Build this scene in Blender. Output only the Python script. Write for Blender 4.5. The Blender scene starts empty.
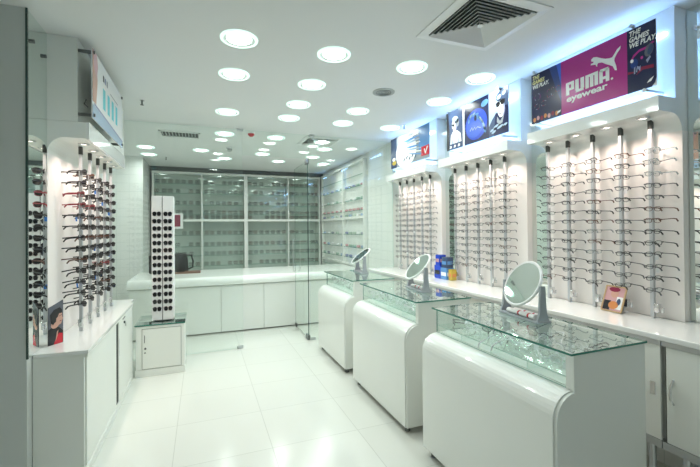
import bpy, bmesh, math, random
from mathutils import Vector, Matrix, Euler
random.seed(7)
PI = math.pi
SC = bpy.context.scene
COL = SC.collection

# ------------------------------------------------------------------ camera, world, exposure
cam = bpy.data.cameras.new('camera'); camo = bpy.data.objects.new('camera', cam); COL.objects.link(camo)
cam.sensor_width = 36; cam.lens = 36 * 382.58 / 700; cam.shift_y = -7.56 / 700; cam.clip_start = .05
camo.matrix_world = (Matrix.Translation((0, 0, 1.55)) @ Euler((0, 0, math.radians(-21.181))).to_matrix().to_4x4()
                     @ Euler((math.radians(90.448), 0, 0)).to_matrix().to_4x4() @ Euler((0, 0, math.radians(-.514))).to_matrix().to_4x4())
SC.camera = camo
w = bpy.data.worlds.new('world'); SC.world = w; w.use_nodes = True
w.node_tree.nodes['Background'].inputs[0].default_value = (.8, .9, .88, 1)
w.node_tree.nodes['Background'].inputs[1].default_value = .05
SC.view_settings.view_transform = 'Standard'; SC.view_settings.look = 'None'
SC.view_settings.gamma = 1; SC.view_settings.use_curve_mapping = False
SC.view_settings.exposure = 0.15
SC.cycles.transparent_max_bounces = 32
LAMP_W = 3.0            # each ceiling downlight, watts
LAMP_COL = (.93, 1.0, .95)
LED_COL = (.29, .53, 1.0)
LED_STR = 17.0
SPOT_W = 1.0             # little warm spots under the canopies
SPOT_COL = (1.0, .80, .70)

# ------------------------------------------------------------------ helpers
class MB:
    def __init__(s): s.v = []; s.f = []; s.m = []
    def add(s, vs, fs, m=0):
        n = len(s.v); s.v += [tuple(p) for p in vs]; s.f += [tuple(n + i for i in f) for f in fs]; s.m += [m] * len(fs); return s
    def box(s, x0, x1, y0, y1, z0, z1, m=0):
        vs = [(x, y, z) for z in (z0, z1) for y in (y0, y1) for x in (x0, x1)]
        return s.add(vs, [(0, 2, 3, 1), (4, 5, 7, 6), (0, 1, 5, 4), (2, 6, 7, 3), (0, 4, 6, 2), (1, 3, 7, 5)], m)
    def bbox(s, x0, x1, y0, y1, z0, z1, b=.004, m=0):
        bm = bmesh.new(); bmesh.ops.create_cube(bm, size=1)
        for v in bm.verts: v.co = Vector((x0 + (v.co.x + .5) * (x1 - x0), y0 + (v.co.y + .5) * (y1 - y0), z0 + (v.co.z + .5) * (z1 - z0)))
        bmesh.ops.bevel(bm, geom=bm.edges[:], offset=b, segments=2, affect='EDGES', profile=.5)
        return s.bm(bm, m)
    def bm(s, bm, m=0):
        bm.verts.index_update(); s.add([v.co[:] for v in bm.verts], [[v.index for v in f.verts] for f in bm.faces], m); bm.free(); return s
    def prism(s, prof, axis, a, b, m=0):           # prof: list of 2D points in the two other axes (in order)
        def P(p, t):
            return (t, p[0], p[1]) if axis == 'x' else ((p[0], t, p[1]) if axis == 'y' else (p[0], p[1], t))
        n = len(prof); vs = [P(p, a) for p in prof] + [P(p, b) for p in prof]
        fs = [tuple(range(n))[::-1], tuple(range(n, 2 * n))] + [(i, (i + 1) % n, n + (i + 1) % n, n + i) for i in range(n)]
        return s.add(vs, fs, m)
    def tube(s, pts, r, n=6, m=0, closed=False, flat=1.0, cap=True):
        pts = [Vector(p) for p in pts]; N = len(pts); vs = []; fs = []
        for i, p in enumerate(pts):
            if closed: t = pts[(i + 1) % N] - pts[i - 1]
            else: t = pts[min(i + 1, N - 1)] - pts[max(i - 1, 0)]
            t.normalize(); up = Vector((0, 0, 1)) if abs(t.z) < .9 else Vector((0, 1, 0))
            a = t.cross(up).normalized(); b = a.cross(t)
            rr = r[i] if isinstance(r, (list, tuple)) else r
            for k in range(n):
                an = 2 * PI * (k + .5) / n; vs.append(p + a * math.cos(an) * rr + b * math.sin(an) * rr * flat)
        for i in range(N if closed else N - 1):
            j = (i + 1) % N
            for k in range(n): fs.append((i * n + k, i * n + (k + 1) % n, j * n + (k + 1) % n, j * n + k))
        if not closed and cap: fs += [tuple(range(n)), tuple(range((N - 1) * n, N * n))]
        return s.add(vs, fs, m)
    def cyl(s, c, r, h, n=24, axis='z', m=0, r2=None):
        r2 = r if r2 is None else r2; vs = []
        for (rr, t) in ((r, 0), (r2, h)):
            for k in range(n):
                a = 2 * PI * k / n; x, y = rr * math.cos(a), rr * math.sin(a)
                p = (x, y, t) if axis == 'z' else ((t, x, y) if axis == 'x' else (x, t, y))
                vs.append((c[0] + p[0], c[1] + p[1], c[2] + p[2]))
        return s.add(vs, [tuple(range(n)), tuple(range(n, 2 * n))] + [(k, (k + 1) % n, n + (k + 1) % n, n + k) for k in range(n)], m)
    def lathe(s, c, prof, n=32, m=0):              # prof (r, z)
        vs = []; fs = []
        for r, z in prof:
            for k in range(n):
                a = 2 * PI * k / n; vs.append((c[0] + r * math.cos(a), c[1] + r * math.sin(a), c[2] + z))
        for i in range(len(prof) - 1):
            for k in range(n): fs.append((i * n + k, i * n + (k + 1) % n, (i + 1) * n + (k + 1) % n, (i + 1) * n + k))
        return s.add(vs, fs, m)
    def xf(s, M):
        s.v = [tuple(M @ Vector(p)) for p in s.v]; return s
    def mesh(s, name, mats, off=(0, 0, 0), smooth=False, recalc=True):
        me = bpy.data.meshes.new(name)
        me.from_pydata([(p[0] - off[0], p[1] - off[1], p[2] - off[2]) for p in s.v], [], s.f)
        for mt in (mats if isinstance(mats, (list, tuple)) else [mats]): me.materials.append(mt)
        for p, i in zip(me.polygons, s.m): p.material_index = i
        if recalc:
            bm = bmesh.new(); bm.from_mesh(me); bmesh.ops.recalc_face_normals(bm, faces=bm.faces[:]); bm.to_mesh(me); bm.free()
        if smooth:
            me.shade_smooth() if hasattr(me, 'shade_smooth') else None
            me.set_sharp_from_angle(angle=math.radians(40))
        me.update(); return me
    def build(s, name, mats, parent=None, label=None, smooth=False, off=None, recalc=True):
        off = off if off is not None else (tuple(wloc(parent)) if parent else (0, 0, 0))
        o = bpy.data.objects.new(name, s.mesh(name, mats, off, smooth, recalc)); COL.objects.link(o)
        if parent: o.parent = parent
        if label: o['label'] = label
        return o
def wloc(o):
    l = Vector(o.location)
    while o.parent: o = o.parent; l += Vector(o.location)
    return l
def tag(o, label=None, cat=None, group=None, kind=None):
    if label: o['label'] = label
    if cat: o['category'] = cat
    if group: o['group'] = group
    if kind: o['kind'] = kind
    return o
def thing(name, label, cat, loc=(0, 0, 0), group=None):
    o = bpy.data.objects.new(name, None); COL.objects.link(o); o.location = loc; o.empty_display_size = .1
    return tag(o, label, cat, group)
def copy_tree(o, parent=None, kids=None):
    c = o.copy(); COL.objects.link(c); c.parent = parent
    for ch in list(o.children): copy_tree(ch, c)
    return c
def copy_thing(o, loc, rz, label, group=None):
    c = copy_tree(o); c.location = loc; c.rotation_euler = (c.rotation_euler[0], c.rotation_euler[1], rz); c['label'] = label
    if group: c['group'] = group
    return c
ORD = ['first', 'second', 'third', 'fourth', 'fifth', 'sixth', 'seventh', 'eighth', 'ninth', 'tenth', 'eleventh', 'twelfth', 'thirteenth', 'fourteenth']

# ------------------------------------------------------------------ materials
def mat(name, col, rough=.5, metal=0, spec=.5, noise=None, emit=None, coat=0, bump=0):
    m = bpy.data.materials.new(name); m.use_nodes = True; nt = m.node_tree; b = nt.nodes['Principled BSDF']
    b.inputs['Base Color'].default_value = (*col, 1); b.inputs['Roughness'].default_value = rough
    b.inputs['Metallic'].default_value = metal; b.inputs['Specular IOR Level'].default_value = spec
    b.inputs['Coat Weight'].default_value = coat
    if noise or bump:
        tc = nt.nodes.new('ShaderNodeTexCoord'); n = nt.nodes.new('ShaderNodeTexNoise'); nt.links.new(tc.outputs['Object'], n.inputs['Vector'])
        n.inputs['Scale'].default_value = noise[0] if noise else 30
        if noise:
            r = nt.nodes.new('ShaderNodeMix'); r.data_type = 'RGBA'; nt.links.new(n.outputs['Fac'], r.inputs[0])
            r.inputs[6].default_value = (*[c * (1 - noise[1]) for c in col], 1); r.inputs[7].default_value = (*[min(1, c * (1 + noise[1])) for c in col], 1)
            nt.links.new(r.outputs[2], b.inputs['Base Color'])
        if bump:
            bp = nt.nodes.new('ShaderNodeBump'); bp.inputs['Strength'].default_value = bump; bp.inputs['Distance'].default_value = .002
            nt.links.new(n.outputs['Fac'], bp.inputs['Height']); nt.links.new(bp.outputs[0], b.inputs['Normal'])
    if emit:
        b.inputs['Emission Color'].default_value = (*emit[0], 1); b.inputs['Emission Strength'].default_value = emit[1]
    return m
def glass(name, tint, refl=1.8, rough=0.0, base=0.0):
    m = bpy.data.materials.new(name); m.use_nodes = True; nt = m.node_tree; nt.nodes.clear()
    out = nt.nodes.new('ShaderNodeOutputMaterial'); mix = nt.nodes.new('ShaderNodeMixShader')
    tr = nt.nodes.new('ShaderNodeBsdfTransparent'); gl = nt.nodes.new('ShaderNodeBsdfGlossy'); fr = nt.nodes.new('ShaderNodeFresnel')
    tr.inputs[0].default_value = (*tint, 1); gl.inputs['Roughness'].default_value = rough; gl.inputs[0].default_value = (.95, 1, .97, 1)
    fr.inputs[0].default_value = 1.5
    geo = nt.nodes.new('ShaderNodeNewGeometry'); inv = nt.nodes.new('ShaderNodeMath'); inv.operation = 'SUBTRACT'; inv.inputs[0].default_value = 1
    nt.links.new(geo.outputs['Backfacing'], inv.inputs[1])
    mu = nt.nodes.new('ShaderNodeMath'); mu.operation = 'MULTIPLY_ADD'; mu.use_clamp = True; mu.inputs[1].default_value = refl; mu.inputs[2].default_value = base
    nt.links.new(fr.outputs[0], mu.inputs[0])
    m2 = nt.nodes.new('ShaderNodeMath'); m2.operation = 'MULTIPLY'; nt.links.new(mu.outputs[0], m2.inputs[0]); nt.links.new(inv.outputs[0], m2.inputs[1])
    nt.links.new(m2.outputs[0], mix.inputs[0]); nt.links.new(tr.outputs[0], mix.inputs[1]); nt.links.new(gl.outputs[0], mix.inputs[2]); nt.links.new(mix.outputs[0], out.inputs[0])
    return m
def tiles(name, col, grout, sx, sy, ox, oy, rough, plane='xy', mortar=.003, var=.03):
    m = mat(name, col, rough); nt = m.node_tree; b = nt.nodes['Principled BSDF']
    tc = nt.nodes.new('ShaderNodeTexCoord'); sep = nt.nodes.new('ShaderNodeSeparateXYZ'); cmb = nt.nodes.new('ShaderNodeCombineXYZ')
    nt.links.new(tc.outputs['Object'], sep.inputs[0])
    for k, (ax, o) in enumerate(zip(plane.upper(), (ox, oy))):
        s = nt.nodes.new('ShaderNodeMath'); s.operation = 'SUBTRACT'; s.inputs[1].default_value = o - 60 * (sx, sy)[k]
        nt.links.new(sep.outputs[ax], s.inputs[0]); nt.links.new(s.outputs[0], cmb.inputs[k])
    br = nt.nodes.new('ShaderNodeTexBrick'); br.offset = 0; br.squash = 1
    br.inputs['Scale'].default_value = 1; br.inputs['Brick Width'].default_value = sx; br.inputs['Row Height'].default_value = sy
    br.inputs['Mortar Size'].default_value = mortar; br.inputs['Mortar Smooth'].default_value = .3
    br.inputs['Color1'].default_value = (*col, 1); br.inputs['Color2'].default_value = (*[c * (1 - var) for c in col], 1); br.inputs['Mortar'].default_value = (*grout, 1)
    nt.links.new(cmb.outputs[0], br.inputs['Vector']); nt.links.new(br.outputs['Color'], b.inputs['Base Color'])
    return m
M = {}
M['ceiling'] = mat('ceiling_paint', (.78, .80, .79), .9, noise=(1.5, .01))
M['wall'] = mat('wall_paint', (.80, .82, .80), .6, noise=(2, .01))
M['pier'] = mat('pier_laminate', (.58, .62, .59), .35, noise=(2, .01))
M['floor'] = tiles('floor_tile', (.74, .76, .71), (.58, .60, .55), .651, .595, -.19, 2.748, .16)
M['walltile'] = tiles('wall_tile', (.84, .86, .83), (.70, .74, .71), .2, .15, 0, 0, .2, 'yz', .004, .01)
M['walltilex'] = tiles('wall_tile_front', (.84, .86, .83), (.70, .74, .71), .2, .15, 0, 0, .2, 'xz', .004, .01)
M['lacquer'] = mat('white_lacquer', (.84, .86, .82), .22, coat=.3, noise=(3, .008))
M['satin'] = mat('satin_white_laminate', (.80, .83, .78), .4, noise=(3, .01))
M['gloss'] = mat('high_gloss_white', (.86, .88, .86), .08, coat=.5)
M['panel'] = mat('rack_back_panel', (.85, .81, .78), .5, noise=(4, .01))
M['darkgap'] = mat('dark_gap', (.02, .025, .025), .6)
M['seam'] = mat('shadow_gap', (.30, .34, .32), .6)
M['alu'] = mat('brushed_aluminium', (.62, .65, .66), .32, .9)
M['polealu'] = mat('anodised_pole', (.56, .58, .60), .35, .55)
M['chrome'] = mat('chrome', (.75, .76, .77), .12, 1)
M['steel'] = mat('dark_steel', (.16, .17, .17), .35, .8)
M['cap'] = mat('grey_plastic_cap', (.07, .075, .075), .5)
M['greyplastic'] = mat('grey_plastic', (.34, .37, .40), .45)
M['mirror'] = mat('mirror_silvering', (.80, .86, .83), .02, 1)
M['glass'] = glass('clear_glass', (.97, .99, .98), 1.9, base=.0)
M['doorglass'] = glass('door_glass', (.95, .98, .97), 2.2)
M['caseglass'] = glass('display_glass', (.955, .985, .975), 1.8)
M['demolens'] = glass('demo_lens', (.88, .90, .90), 3, .12, .32)
M['edge'] = mat('green_glass_edge', (.05, .22, .17), .15)
M['edgedark'] = mat('dark_glass_edge', (.05, .09, .08), .2)
M['edgelight'] = mat('frosted_glass_edge', (.45, .62, .56), .3)
M['lens'] = glass('spectacle_lens', (.93, .94, .94), 1.2)
M['lamp'] = mat('lamp_diffuser', (.9, .95, .92), .5, emit=((.93, 1, .96), 14))
M['glowrim'] = mat('glowing_frosted_rim', (.7, .85, .8), .3, emit=((.70, 1, .90), .9))
M['reflector'] = mat('lamp_reflector', (.55, .60, .57), .35, .5, emit=((.8, 1, .9), .25))  # slight emission painted in for the lamplight this ring would catch
M['spotlens'] = mat('spot_lamp', (.9, .8, .7), .5, emit=((1, .85, .72), 5))
M['led'] = mat('blue_white_led', (.6, .7, .9), .5, emit=(LED_COL, LED_STR))
M['white'] = mat('white_plastic', (.85, .86, .85), .4)
M['grille'] = mat('grey_grille', (.45, .48, .47), .6)
M['black'] = mat('black_plastic', (.015, .015, .016), .3)
M['blacklens'] = mat('dark_sun_lens', (.012, .013, .016), .08)
M['brown'] = mat('tortoise_plastic', (.12, .05, .03), .3)
M['redp'] = mat('deep_red_plastic', (.30, .03, .04), .3)
M['silver'] = mat('silver_wire', (.55, .56, .58), .25, 1)
M['brightwire'] = mat('bright_wire', (.85, .86, .88), .3, .35)
M['gun'] = mat('gunmetal_wire', (.12, .12, .13), .3, .8)
M['bluetag'] = mat('blue_tag', (.05, .25, .75), .4)
M['pricetag'] = mat('white_price_tag', (.85, .87, .88), .5)
M['red'] = mat('red_plastic', (.55, .02, .03), .4)
M['wood'] = mat('pale_wood', (.55, .38, .20), .5, noise=(20, .15))
M['brownwood'] = mat('brown_tray', (.25, .14, .10), .5, noise=(20, .15))
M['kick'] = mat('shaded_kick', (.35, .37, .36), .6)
M['shelfback'] = mat('display_backing', (.74, .77, .74), .5)
def ink(n, c, r=.25): return mat('ink_' + n, c, r)
I = {k: ink(k, c) for k, c in dict(navy=(.012, .018, .07), magenta=(.45, .03, .26), purple=(.22, .02, .22), white=(.86, .88, .88), yellow=(.75, .72, .35),
     blue=(.02, .07, .55), skyblue=(.12, .30, .62), cyan=(.10, .60, .68), paleblue=(.38, .50, .66), skin=(.62, .36, .28), dark=(.02, .02, .025), grey=(.30, .33, .36),
     red=(.60, .02, .04), pink=(.62, .36, .38), midgrey=(.12, .13, .16), orange=(.65, .25, .08), wine=(.25, .02, .06), yellowb=(.55, .40, .06), green=(.36, .50, .42), sage=(.48, .58, .50), deepblue=(.02, .05, .22), royal=(.04, .12, .62), lilac=(.30, .33, .50), slate=(.05, .08, .16)).items()}

# ------------------------------------------------------------------ setting
ZC = 2.88
def struct(name, mb, m, parent=None, **k):
    o = mb.build(name, m, parent, **k)
    if not parent: o['kind'] = 'structure'
    return o
struct('floor', MB().box(-2.4, 2.95, -2.6, 9.3, -.06, 0), M['floor'])
struct('ceiling', MB().box(-2.4, 2.95, -2.6, 9.3, ZC, ZC + .08), M['ceiling'])
struct('wall_right', MB().box(2.801, 2.95, -2.5, 5.20, 0, ZC), M['walltile'])
struct('wall_right_rear', MB().box(2.72, 2.95, 5.20, 9.2, 0, ZC), M['walltile'])
struct('wall_left_front', MB().box(-2.4, -2.25, -2.5, 2.80, 0, ZC), M['wall'])
struct('wall_left_pier', MB().box(-2.25, -.967, 2.80, 2.92, 0, ZC), M['pier'])
struct('wall_left', MB().box(-1.13, -1.01, 2.92, 5.22, 0, ZC), M['wall'])
struct('wall_left_rear', MB().box(-1.75, -1.60, 5.22, 9.2, 0, ZC).box(-1.60, -1.13, 5.22, 5.30, 0, ZC), M['walltile'])
struct('wall_back_pillar', MB().box(-1.60, -.985, 7.75, 9.05, 0, ZC), M['walltilex'])
struct('wall_back', MB().box(-1.75, 2.95, 9.05, 9.2, 0, ZC), M['wall'])
struct('wall_behind', MB().box(-2.4, 2.95, -2.65, -2.5, 0, ZC), M['wall'])
struct('shade_strip_1', MB().box(-.985, 2.72, 8.78, 9.05, 2.80, ZC), M['steel'])   # dark strip painting in the shadowed gap over the far cabinets

# glass partition --------------------------------------------------
PY = 5.20
def pane(x0, x1, y0, y1, z0, z1, name, parent, g='glass', edge='edge', label=None):
    mb = MB().box(x0, x1, y0, y1, z0, z1)
    d = {'x': x1 - x0, 'y': y1 - y0, 'z': z1 - z0}; thin = min(d, key=d.get)
    big = {'x': (4, 5), 'y': (2, 3), 'z': (0, 1)}[thin]
    mb.m = [0 if i in big else 1 for i in range(6)]
    return mb.build(name, [M[g], M[edge]], parent, label)
gp = thing('glass_partition', 'frameless clear glass partition wall dividing shop from rear dispensing room', 'glass partition', (.9, PY, 0))
pane(-1.01, .50, PY - .006, PY + .006, .004, ZC - .012, 'fixed_pane', gp, label='wide fixed glass pane left of the door opening', edge='edgelight')
pane(1.405, 2.715, PY - .006, PY + .006, .004, ZC - .012, 'fixed_pane', gp, label='fixed glass pane right of the door', edge='edgelight')
pane(.503, 1.402, PY - .006, PY + .006, 2.54, ZC - .012, 'transom_pane', gp, edge='edgelight')
for (x, z, zz) in ((.475, ZC - .06, 'c'), (1.45, ZC - .06, 'c'), (.46, .005, 'f'), (1.44, .005, 'f')):
    MB().bbox(x - .04, x + .04, PY - .012, PY + .012, z + (.025 if zz == 'c' else 0), z + (.055 if zz == 'c' else .035), .003).build('clamp', M['alu'], gp)
gd = thing('glass_door', 'frameless glass door leaf standing open into the rear room', 'glass door', (1.39, PY, 0))
pane(1.384, 1.396, PY + .02, 6.02, .02, 2.51, 'door_pane', gd, 'doorglass', 'edgedark')
MB().bbox(1.372, 1.408, PY + .0, PY + .12, .008, .07, .003).build('bottom_hinge', M['steel'], gd)
MB().bbox(1.372, 1.408, PY + .0, PY + .12, 2.47, 2.535, .003).build('top_hinge', M['steel'], gd)
MB().bbox(1.376, 1.404, 5.93, 6.01, .015, .07, .003).build('floor_lock', M['steel'], gd)
MB().tube([(1.36, 5.90, .9), (1.33, 5.90, .9), (1.33, 5.90, 1.4), (1.36, 5.90, 1.4), (1.384, 5.9, 1.4)], .008, 8).build('pull_handle', M['chrome'], gd)

# ------------------------------------------------------------------ ceiling fittings
def disk_light(name, loc, size, watts, col, parent, spread=160):
    l = bpy.data.lights.new(name, 'AREA'); l.shape = 'DISK'; l.size = size; l.energy = watts; l.color = col; l.spread = math.radians(spread)
    o = bpy.data.objects.new(name, l); COL.objects.link(o); o.parent = parent; o.location = Vector(loc) - wloc(parent)
    return o
ringm = MB().lathe((0, 0, 0), [(.084, 0), (.108, 0), (.108, -.010), (.084, -.003), (.084, 0)], 40).mesh('lamp_reflector', M['reflector'], smooth=True)
rimm = MB().lathe((0, 0, 0), [(.1085, 0), (.127, 0), (.125, -.010), (.1085, -.012), (.1085, 0)], 40).mesh('lamp_rim', M['glowrim'], smooth=True)
diffm = MB().lathe((0, 0, 0), [(.0005, -.010), (.06, -.009), (.0835, -.004), (.0835, 0), (.0005, 0)], 40).mesh('lamp_diffuser', M['lamp'], smooth=True)
def downlight(x, y, label, group):
    t = thing('ceiling_downlight', label, 'ceiling light', (x, y, ZC), group)
    for n, me in (('reflector', ringm), ('frosted_rim', rimm), ('diffuser', diffm)):
        o = bpy.data.objects.new(n, me); COL.objects.link(o); o.parent = t
    disk_light('lamp_glow', (x, y, ZC - .014), .18, LAMP_W, LAMP_COL, t)
    return t
rows = [(2.745, ((.25, 'leftmost column'), (.945, 'second column'), (1.625, 'third column'), (2.32, 'rightmost column'))),
        (3.39, ((.265, 'leftmost column'), (.95, 'second column'), (2.325, 'rightmost column'))),
        (3.98, ((.967, 'second column'), (1.65, 'third column'))),
        (4.50, ((.275, 'leftmost column'), (.975, 'second column'), (1.66, 'third column'), (2.32, 'rightmost column')))]
for i, (y, xs) in enumerate(rows):
    for x, cn in xs:
        downlight(x, y, 'round white ceiling downlight in front of the glass, %s row from camera, %s' % (ORD[i], cn), 'round ceiling downlights in the shop front')
brow = [(5.53, ((.30, 'leftmost'), (1.01, 'middle'), (1.70, 'rightmost'))), (6.07, ((1.91, 'right'),)),
        (6.80, ((-.82, 'leftmost'), (-.005, 'second'), (1.0, 'third'), (1.91, 'rightmost'))),
        (7.44, ((-.85, 'leftmost'), (.40, 'second'), (1.40, 'third'), (2.32, 'rightmost')))]
for i, (y, xs) in enumerate(brow):
    for x, cn in xs:
        downlight(x, y, 'round ceiling downlight behind the glass partition, %s row back, %s one' % (ORD[i], cn), 'round ceiling downlights in the rear room')
for y in (1.5, -.6):
    for x in (.25, 1.62):
        downlight(x, y, 'round ceiling downlight behind the camera out of view', 'downlights behind the camera')
# four-way diffuser, big
def air_diffuser(cx, cy, h, label, n=8):
    t = thing('air_diffuser', label, 'air vent', (cx, cy, ZC))
    z = ZC
    def ring(a, b, z0, z1, m=0, mb=None):
        mb = mb or MB(); 
        o = [(-a, -a), (a, -a), (a, a), (-a, a)]; i = [(-b, -b), (b, -b), (b, b), (-b, b)]
        vs = [(cx + p[0], cy + p[1], z0) for p in o] + [(cx + p[0], cy + p[1], z1) for p in i]
        vs += [(v[0], v[1], v[2] + .003) for v in vs[:8]]
        fs = []
        for k in range(4):
            l = (k + 1) % 4; fs += [(k, l, 4 + l, 4 + k), (8 + k, 12 + k, 12 + l, 8 + l), (k, 8 + k, 8 + l, l), (4 + k, 4 + l, 12 + l, 12 + k)]
        mb.add(vs, fs, m); return mb
    ring(h, h * .80, z - .006, z - .012).build('frame', M['white'], t)
    MB().box(cx - h * .85, cx + h * .85, cy - h * .85, cy + h * .85, z - .0025, z - .0008).build('dark_plenum', M['darkgap'], t)
    for k in range(n):
        a = h * (.78 - .094 * k)
        ring(a, a - h * .048, z - .022, z - .005).build('louvre', M['white'], t)
    MB().box(cx - h * .06, cx + h * .06, cy - h * .06, cy + h * .06, z - .024, z - .02).build('centre_plate', M['white'], t)
air_diffuser(1.69, 1.995, .30, 'large square four-way ceiling air diffuser near the camera')
air_diffuser(1.67, 5.56, .28, 'square four-way air diffuser in the ceiling behind the glass')
t = thing('return_grille', 'rectangular slotted ceiling vent behind the glass above the sunglasses tower', 'air vent', (-.27, 5.75, ZC))
MB().box(-.53, -.01, 5.60, 5.625, ZC - .012, ZC).box(-.53, -.01, 5.895, 5.92, ZC - .012, ZC).box(-.53, -.505, 5.6, 5.92, ZC - .012, ZC).box(-.035, -.01, 5.6, 5.92, ZC - .012, ZC).build('frame', M['white'], t)
MB().box(-.51, -.03, 5.62, 5.90, ZC - .003, ZC - .001).build('dark_plenum', M['darkgap'], t)
for k in range(12):
    x = -.495 + k * .041
    MB().box(x, x + .012, 5.625, 5.895, ZC - .010, ZC - .0035).build('slat', M['grille'], t)
t = thing('ceiling_speaker', 'round grey perforated speaker grille flush in the ceiling', 'speaker', (1.658, 3.34, ZC))
MB().lathe((1.658, 3.34, ZC), [(.085, 0), (.108, 0), (.106, -.008), (.085, -.010)], 36).build('rim', M['grille'], t, smooth=True)
mb = MB().cyl((1.658, 3.34, ZC - .006), .086, .006, 36); mb.build('grille', M['grille'], t)
for k in range(1, 4): MB().lathe((1.658, 3.34, ZC), [(.022 * k, -.006), (.022 * k + .006, -.006), (.022 * k + .006, -.009), (.022 * k, -.009)], 32).build('grille_ring', M['steel'], t)
t = thing('smoke_detector', 'small red domed detector on the ceiling behind the glass', 'smoke detector', (.64, 5.38, ZC))
MB().lathe((.64, 5.38, ZC), [(.0005, -.012), (.05, -.012), (.05, 0), (.0005, 0)], 24).build('base', M['white'], t)
MB().lathe((.64, 5.38, ZC), [(.045, -.012), (.042, -.03), (.02, -.05), (.0005, -.052)], 24).build('red_dome', M['red'], t, smooth=True)
for (x, y, l) in ((-.559, 4.378, 'small ceiling sprinkler above the left wall display'), (2.433, 4.322, 'small ceiling sprinkler above the farthest right wall sign'),
                  (-.595, 7.636, 'small ceiling sprinkler in the rear room above the counter')):
    t = thing('sprinkler', l, 'sprinkler', (x, y, ZC))
    MB().cyl((x, y, ZC - .008), .022, .008, 16).build('escutcheon', M['chrome'], t)
    MB().cyl((x, y, ZC - .05), .008, .042, 10).cyl((x, y, ZC - .052), .018, .003, 12).build('sprinkler_head', M['steel'], t)
t = thing('dome_camera', 'small pale dome fixture on the rear room ceiling', 'security camera', (.42, 6.4, ZC))
MB().cyl((.42, 6.4, ZC - .03), .05, .03, 20).build('base', M['white'], t)
MB().lathe((.42, 6.4, ZC - .03), [(.045, 0), (.04, -.03), (.02, -.045), (.0005, -.048)], 20).build('dome', M['grille'], t, smooth=True)

# ------------------------------------------------------------------ eyewear prototypes
def rim_pts(cx, hw, hh, n=14, e=2.6, y=0):
    out = []
    for k in range(n):
        a = 2 * PI * k / n; c, s_ = math.cos(a), math.sin(a)
        out.append((cx + hw * math.copysign(abs(c) ** (2 / e), c), y, hh * math.copysign(abs(s_) ** (2 / e), s_)))
    return out
HID = []
def make_glasses(kind, fm, lm, sc=1.0, sun=False, tagm=None, rimr=.0022):
    hw, hh = (.029, .021) if sun else (.026, .0165); cx = .034
    root_mb = MB()
    for s in (-1, 1): root_mb.tube(rim_pts(s * cx, hw, hh), rimr, 4, closed=True)
    root_mb.tube([(-.009, 0, .006), (0, .002, .009), (.009, 0, .006)], rimr, 4)
    for s in (-1, 1): root_mb.box(min(s * .060, s * .068), max(s * .060, s * .068), -.006, .002, .003, .011)
    S = Matrix.Scale(sc, 4)
    o = root_mb.xf(S).build(kind, fm); o['category'] = 'sunglasses' if sun else 'glasses'
    for s in (-1, 1):
        lp = rim_pts(s * cx, hw, hh)
        mb = MB().add([(p[0], .0007, p[2]) for p in lp] + [(p[0], -.0007, p[2]) for p in lp],
                      [tuple(range(14)), tuple(range(27, 13, -1))] + [(i, (i + 1) % 14, 14 + (i + 1) % 14, 14 + i) for i in range(14)])
        l = mb.xf(S).build('lens', lm, None, off=(0, 0, 0)); l.parent = o
        x = s * .067
        hgt = 2.0 if sun else 1.6
        tb = MB().tube([(x, -.004, .007), (x * .99, -.05, .006), (x * .97, -.100, .005), (x * .96, -.122, .000), (x * .94, -.136, -.018)],
                       [.0022, .0022, .0027, .0036, .0036] if not sun else [.0028, .0028, .003, .0035, .003], 4, flat=hgt)
        q = tb.xf(S).build('temple', fm, None, off=(0, 0, 0)); q.parent = o
    if tagm:
        tg = MB().box(-.013, .013, -.03, -.0285, -.040, -.008).xf(S).build('tag', tagm, None, off=(0, 0, 0), label='hanging price tag'); tg.parent = o
    HID.append(o); return o
def discard(o):
    for c in list(o.children): bpy.data.objects.remove(c)
    bpy.data.objects.remove(o)
P_black = make_glasses('eyeglasses', M['black'], M['lens'], .86)
P_gun = make_glasses('eyeglasses', M['gun'], M['lens'], .86)
P_silver = make_glasses('eyeglasses', M['silver'], M['lens'], .86)
P_brown = make_glasses('eyeglasses', M['brown'], M['lens'], .86)
P_tagged = make_glasses('eyeglasses', M['gun'], M['lens'], .86, tagm=M['pricetag'])
S_black = make_glasses('sunglasses', M['black'], M['blacklens'], 1.0, True)
S_tag = make_glasses('sunglasses', M['black'], M['blacklens'], 1.0, True, M['bluetag'])
S_brown = make_glasses('sunglasses', M['brown'], M['blacklens'], 1.0, True)
S_red = make_glasses('sunglasses', M['redp'], M['blacklens'], 1.0, True)
C_silver = make_glasses('eyeglasses', M['brightwire'], M['demolens'], 1.0, tagm=M['pricetag'], rimr=.003)
C_gun = make_glasses('eyeglasses', M['gun'], M['demolens'], 1.0, rimr=.0025)

# ------------------------------------------------------------------ display poles
def make_pole(x, y, z0, z1, zrows, label, group, side):
    t = thing('display_pole', label, 'display pole', (x, y, z0), group)
    MB().bbox(x - .011, x + .011, y - .011, y + .011, z0 + .001, z1 - .06, .002).build('post', M['polealu'], t)
    MB().bbox(x - .0125, x + .0125, y - .0125, y + .0125, z1 - .06, z1 - .001, .003).build('top_cap', M['cap'], t)
    MB().bbox(x - .014, x + .014, y - .04, y - .012, z0 + .04, z0 + .095, .003).cyl((x, y - .055, z0 + .045), .009, .03, 10).build('lock', M['chrome'], t)
    pg = None
    for z in zrows:
        if pg is None:
            pg = MB().box(x - .004, x + .004, y - .026, y - .010, z + .003, z + .009).build('peg', M['chrome'], t); z00 = z
        else:
            c = pg.copy(); COL.objects.link(c); c.location = (0, 0, z - z00)
    return t

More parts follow.
